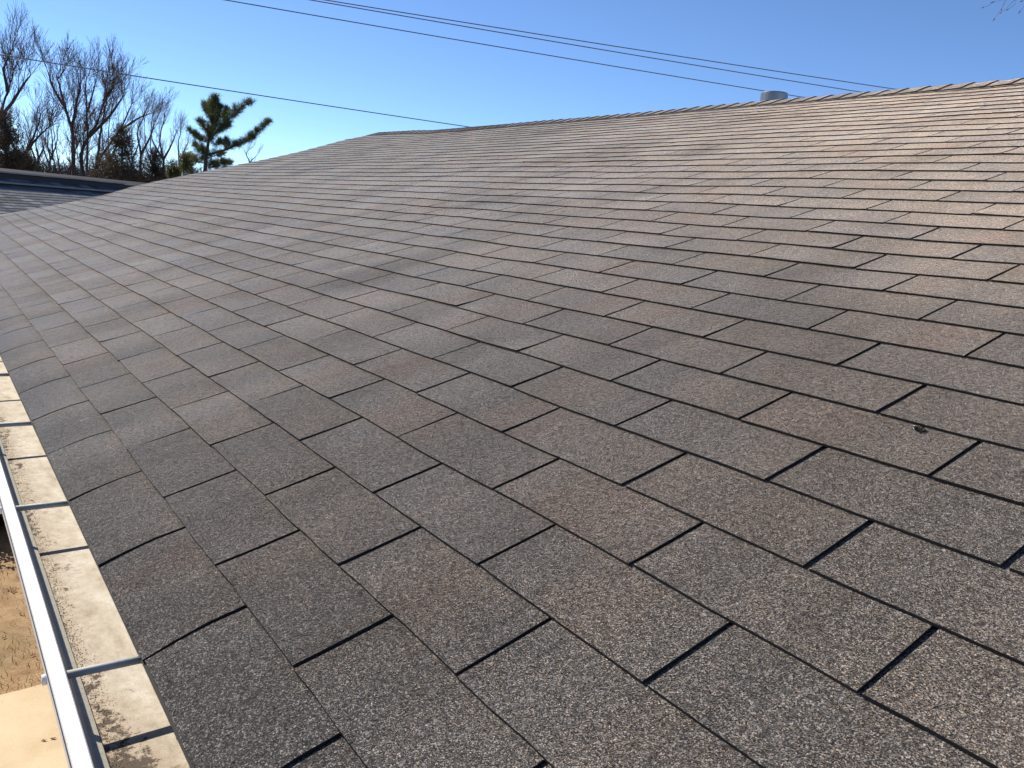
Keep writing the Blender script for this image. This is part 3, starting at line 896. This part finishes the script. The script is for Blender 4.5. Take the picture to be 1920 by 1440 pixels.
def leaf_material(name, ca, cb):
    t = NT(name)
    nz = t.noise(t.pos(), 2.2, 3); n2 = t.noise(t.pos(), 40, 2)
    t.col(t.mix(t.ramp(t.math('ADD', t.math('MULTIPLY', nz, .6), t.math('MULTIPLY', n2, .4)), [(0.35, 0.0), (0.65, 1.0)]), (*ca, 1), (*cb, 1)))
    t.rough(0.7)
    tr = t.n('ShaderNodeBsdfTranslucent'); mx = t.n('ShaderNodeMixShader'); mx.inputs[0].default_value = 0.42
    t.l(t.b.inputs['Base Color'].links[0].from_socket, tr.inputs[0])
    t.l(t.b.outputs[0], mx.inputs[1]); t.l(tr.outputs[0], mx.inputs[2]); t.l(mx.outputs[0], t.out.inputs[0])
    return t.mat
M['cedar'] = leaf_material('cedar_foliage', (0.040, 0.029, 0.020), (0.095, 0.074, 0.048))
M['pine'] = leaf_material('pine_needles', (0.050, 0.075, 0.028), (0.15, 0.18, 0.06))
M['pine_bright'] = leaf_material('young_pine_needles', (0.06, 0.07, 0.018), (0.14, 0.14, 0.04))
M['shrub'] = leaf_material('dark_shrub', (0.018, 0.022, 0.012), (0.04, 0.046, 0.02))

def sprays(mb, pts, rr, L, w, n, upb=0.5):
    for p in pts:
        for i in range(n):
            d = Vector((rr.gauss(0, 1), rr.gauss(0, 1), rr.gauss(0, 1) + upb)).normalized()
            s = rnd_perp(d, rr)
            l = L * rr.uniform(0.5, 1.1)
            a = p + d * 0.02
            mb.add([(a + s * w)[:], (a - s * w)[:], (a + d * l - s * w * 0.4)[:], (a + d * l + s * w * 0.4)[:]], [(0, 1, 2, 3)])
def cedar(label, D, cx, ytop, halfw, seed, count, mat, ybase=345, grp='dark cedars'):
    rr = random.Random(seed)
    topp = Vector(px(cx, ytop, D))
    base = Vector((topp.x, topp.y, 0))
    root = empty('cedar_tree', base[:], label, 'tree', grp)
    H = topp.z
    Rm = halfw * D / FPX
    mbt, mbc = MB(), MB()
    mbt.tube([base + Vector((0, 0, -0.1)), base + Vector((0.05, 0, H * 0.5)), topp], [0.13, 0.08, 0.01], 6)
    vis = CAM[2] - 0.6
    limbs = []
    for i in range(170):
        z = (vis - 0.8) + (H - vis + 0.7) * rr.random() ** 0.8
        z = min(z, H - 0.1)
        a = rr.uniform(0, 6.28)
        fr = (H - z) / (H - vis)
        R = Rm * min(1.15, 0.07 + 1.05 * fr) * rr.uniform(0.55, 1.12)
        d = Vector((math.cos(a), math.sin(a), rr.uniform(0.08, 0.42)))
        p0 = Vector((base.x, base.y, z))
        p1 = p0 + d * R
        mbt.tube([p0, p0.lerp(p1, .5) + Vector((0, 0, -0.03)), p1], [0.018, 0.012, 0.004], 3, cap=False)
        for k_ in range(int(count / 260 * (0.18 + 1.5 * min(1.0, fr)))):
            f = 0.1 + 1.0 * rr.random() ** 0.6
            q = p0.lerp(p1, f) + Vector((rr.gauss(0, 1), rr.gauss(0, 1), rr.gauss(0, 1))) * 0.07 * Rm
            limbs.append(q)
    sprays(mbc, limbs, rr, 0.17, 0.013, 3, 0.7)
    mbt.build('trunk', M['bark'], root); mbc.build('crown', mat, root)
    return root
cedar('dark conical cedar between the budding bare trees and the pale ones', 40, 228, 232, 64, 41, 7000, M['cedar'])
cedar('dark ragged cedar at the foot of the tree with arching limbs', 34, 8, 206, 62, 42, 6500, M['cedar'])
cedar('low dark cedar between the tall conical cedar and the young pines', 42, 290, 280, 62, 43, 4600, M['cedar'])
cedar('low dark green cedar bush behind the leaning low tree', 37, 50, 284, 44, 44, 2600, M['shrub'])

# brush along the wood edge: one tangled mass
rr = random.Random(50)
br = MB()
for i in range(3800):
    x = rr.uniform(-60, 420)
    D = rr.uniform(50, 62)
    p = Vector(px(x, 345, D)); p.z = 0
    top = CAM[2] + rr.uniform(-0.2, 1.35) + 0.8 * max(0, math.sin(x * 0.035 + 0.6)) * rr.random()
    lean = Vector((rr.gauss(0, 0.25), rr.gauss(0, 0.25), 0))
    q = p + lean + Vector((0, 0, top))
    br.tube([p, p.lerp(q, .55) + lean * 0.2, q], [0.035, 0.025, 0.008], 3, cap=False)
    for j in range(9):
        f = rr.uniform(0.5, 1); s = p.lerp(q, f)
        e = s + Vector((rr.gauss(0, .35), rr.gauss(0, .35), rr.uniform(0.1, 0.6)))
        br.tube([s, e], [0.014, 0.005], 3, cap=False)
o = br.build('brush', plain('brush_stems', (0.060, 0.046, 0.038), 0.9, 0.3, 1.0)); o['kind'] = 'stuff'
tag(o, 'tangled brown brush along the edge of the wood', 'brush')

# the pine
rr = random.Random(61)
PD = 28.0
proot = Vector(px(385, 330, PD)); pbase = Vector((proot.x, proot.y, 0))
pine = empty('pine_tree', pbase[:], 'lopsided green pine with limbs sweeping up to one side above the rake', 'tree')
limbs = [([(384, 330), (386, 300), (391, 265), (399, 228), (403, 186)], 0.085, 10, 0.40),
         ([(393, 262), (418, 234), (444, 209), (467, 192)], 0.035, 11, 0.05),
         ([(388, 291), (428, 279), (468, 262), (502, 230)], 0.04, 8, 0.28),
         ([(391, 268), (374, 262), (355, 244)], 0.022, 6, 0.2),
         ([(399, 232), (388, 210), (383, 196)], 0.018, 6, 0.2),
         ([(396, 246), (420, 222), (428, 206)], 0.02, 8, 0.2),
         ([(398, 240), (412, 215), (412, 195)], 0.02, 7, 0.2),
         ([(385, 306), (366, 302), (350, 298)], 0.02, 9, 0.1),
         ([(385, 309), (405, 306), (432, 308)], 0.02, 8, 0.1),
         ([(386, 300), (398, 312), (420, 318)], 0.02, 9, 0.0),
         ([(390, 275), (382, 283), (378, 300)], 0.02, 9, 0.0),
         ([(393, 262), (406, 272), (424, 266)], 0.016, 8, 0.1),
         ([(389, 282), (402, 292), (416, 290)], 0.016, 8, 0.1),
         ([(396, 250), (380, 238), (374, 226)], 0.016, 8, 0.1),
         ([(389, 288), (374, 282), (364, 270)], 0.016, 8, 0.1),
         ([(401, 215), (394, 200), (396, 188)], 0.014, 7, 0.1),
         ([(398, 238), (408, 245), (430, 236)], 0.016, 8, 0.1)]
mt, mc = MB(), MB()
for li, (pl, r, th, f0) in enumerate(limbs):
    P = []
    dz = 0.0
    for (x, y) in pl:
        P.append(Vector(px(x, y, PD + dz))); dz += rr.uniform(-0.35, 0.35) if li else rr.uniform(-.1, .1)
    if li == 0: P = [pbase + Vector((0, 0, -.1))] + P
    n = len(P)
    mt.tube(P, [r * (1 - 0.8 * i / (n - 1)) for i in range(n)], 6, cap=False)
    if li == 0: P = P[1:]
    seg = [(P[i + 1] - P[i]).length for i in range(len(P) - 1)]
    tot = sum(seg)
    tufts = []
    for i in range(int(tot * 42)):
        f = f0 + (1 - f0) * rr.random() ** 0.85
        q_ = f * tot; j = 0
        while j < len(seg) - 1 and q_ > seg[j]: q_ -= seg[j]; j += 1
        p = P[j].lerp(P[j + 1], min(1, q_ / seg[j]))
        dl = (P[j + 1] - P[j]).normalized()
        dd = (dl * 0.55 + rnd_perp(dl, rr) * 0.8 + Vector((0, 0, 0.45))).normalized()
        Ls = th * 1.9 * PD / FPX * (1.05 - 0.5 * f) * rr.uniform(0.45, 1.15)
        e = p + dd * Ls
        mt.tube([p, e], [0.006, 0.003], 3, cap=False)
        for g_ in (0.35, 0.55, 0.75, 0.9, 1.0):
            tufts.append(p.lerp(e, g_) + Vector((rr.gauss(0, .012), rr.gauss(0, .012), rr.gauss(0, .012))))
    sprays(mc, tufts, rr, 0.13, 0.0036, 12, 0.8)
mt.build('trunk', M['bark'], pine); mc.build('crown', M['pine'], pine)

def bush(name, label, cx, cy, D, rw, rh, seed, n, mat, L, w, grp=None, ground=True):
    rr = random.Random(seed)
    c = Vector(px(cx, cy, D))
    root = empty(name, (c.x, c.y, 0), label, 'shrub', grp)
    mt, mc = MB(), MB(); pts = []
    for i in range(26):
        a = rr.uniform(0, 6.28)
        e = c + Vector((math.cos(a) * rw * rr.uniform(.2, 1), math.sin(a) * rw * rr.uniform(.2, 1), rh * rr.uniform(-0.6, 1)))
        mt.tube([Vector((c.x, c.y, -0.05)), Vector((c.x, c.y, 0)).lerp(e, .5), e], [0.02, 0.014, 0.005], 3, cap=False)
        for k_ in range(n // 26):
            f = rr.uniform(0.5, 1.03)
            pts.append(Vector((c.x, c.y, c.z - rh)).lerp(e, f) + Vector((rr.gauss(0, 1), rr.gauss(0, 1), rr.gauss(0, 1))) * rw * 0.12)
    sprays(mc, pts, rr, L, w, 6, 0.8)
    mt.build('stems', M['bark'], root); mc.build('foliage', mat, root)
    return root
bush('young_pine', 'bright yellow-green young pine at the foot of the lopsided pine', 352, 304, 27.4, 0.32, 0.42, 71, 420, M['pine_bright'], 0.10, 0.007)
bush('young_pine', 'low yellow-green young pine beside the dark cedar', 326, 318, 29, 0.34, 0.34, 72, 420, M['pine_bright'], 0.10, 0.007)

# ------------------------------------------------------------------ yard below the gutter
g = px_z(8, 925, 0.45)
rr = random.Random(81)
for i, (sx, sy, h, lab) in enumerate(((0.28, 7.75, 0.60, 'dark green foundation shrub glimpsed past the gutter lip'), (0.34, 9.3, 1.0, 'larger dark shrub behind the foundation shrub'))):
    root = empty('foundation_shrub', (sx, sy, 0), lab, 'shrub', 'shrubs along the house')
    mt, mc = MB(), MB(); pts = []
    for j in range(40):
        a = rr.uniform(0, 6.28)
        e = Vector((sx + math.cos(a) * 0.6 * rr.random() ** .5, sy + math.sin(a) * 0.7 * rr.random() ** .5, h * rr.uniform(0.35, 1.0)))
        mt.tube([Vector((sx, sy, -0.03)), e * 0.5 + Vector((sx, sy, 0)) * 0.5, e], [0.015, 0.01, 0.004], 3, cap=False)
        for k_ in range(30):
            f = rr.uniform(0.35, 1.05)
            pts.append(Vector((sx, sy, 0)).lerp(e, f) + Vector((rr.gauss(0, 1), rr.gauss(0, 1), rr.gauss(0, 1))) * 0.06)
    sprays(mc, pts, rr, 0.05, 0.014, 5, 0.4)
    mt.build('stems', M['bark'], root); mc.build('foliage', M['shrub'], root)
# sparse dry grass on the bare soil
t = NT('dry_grass_blades')
nz = t.noise(t.pos(), 3.0, 3)
t.col(t.mix(t.ramp(nz, [(0.4, 0.0), (0.62, 1.0)]), (0.30, 0.23, 0.10, 1), (0.10, 0.12, 0.035, 1))); t.rough(0.9)
M['grass'] = t.mat
gm = MB()
for i in range(9000):
    xx = rr.uniform(-1.6, 0.9); yy = rr.uniform(4.55 + 0.1 * xx, 8.6)
    dens = 0.35 + 0.65 * (math.sin(xx * 3.1 + yy * 2.3) * math.sin(yy * 1.9 + 1.0) > 0.1)
    if 4.75 < yy < 5.3: dens = max(dens, 0.9)
    if rr.random() > dens * 0.7: continue
    a = rr.uniform(0, 6.28); h = rr.uniform(0.015, 0.06); w = 0.0022
    dx, dy = math.cos(a), math.sin(a)
    gm.add([(xx - dy * w, yy + dx * w, 0), (xx + dy * w, yy - dx * w, 0), (xx + dx * h * .7, yy + dy * h * .7, h)], [(0, 1, 2)])
o = gm.build('grass', M['grass'], kind='stuff')
tag(o, 'sparse dry grass on the bare soil beside the patio', 'grass')
M['deadleaf'] = plain('dead_leaf', (0.13, 0.075, 0.035), 0.9, 0.3, 40)
spots = [px_z(8, 1195, 0.01), px_z(27, 1108, 0.01), px_z(15, 1105, 0.01), px_z(38, 1150, 0.01), px_z(82, 1388, 0.04), px_z(100, 1384, 0.04), px_z(62, 1228, 0.01)]
labs = ['curled brown leaf on bare soil, farther from the patio', 'brown leaf lying on the soil toward the shrubs', 'brown leaf touching another near the shrubs', 'small brown leaf on orange soil', 'dark curled leaf lying on the sandy patio', 'smaller leaf beside the dark leaf on the patio', 'brown leaf at the grassy strip near the patio edge']
for p, lab in zip(spots, labs):
    mb = MB()
    L = rr.uniform(0.016, 0.034); a = rr.uniform(0, 6.28)
    ca, sa = math.cos(a), math.sin(a)
    out = []
    for (lx, ly, lz) in ((-L, 0, 0.004), (-L * .3, L * .4, 0.009), (L * .5, L * .2, 0.004), (L, L * .2, 0.012), (L * .4, -L * .42, 0.004), (-L * .3, -L * .25, 0.008), (0, 0, 0.005)):
        out.append((p[0] + lx * ca - ly * sa, p[1] + lx * sa + ly * ca, p[2] - 0.006 + lz))
    mb.add(out, [(0, 5, 6), (5, 4, 6), (4, 3, 6), (3, 2, 6), (2, 1, 6), (1, 0, 6)])
    tag(mb.build('fallen_leaf', M['deadleaf']), lab, 'leaf', 'fallen leaves below the gutter')
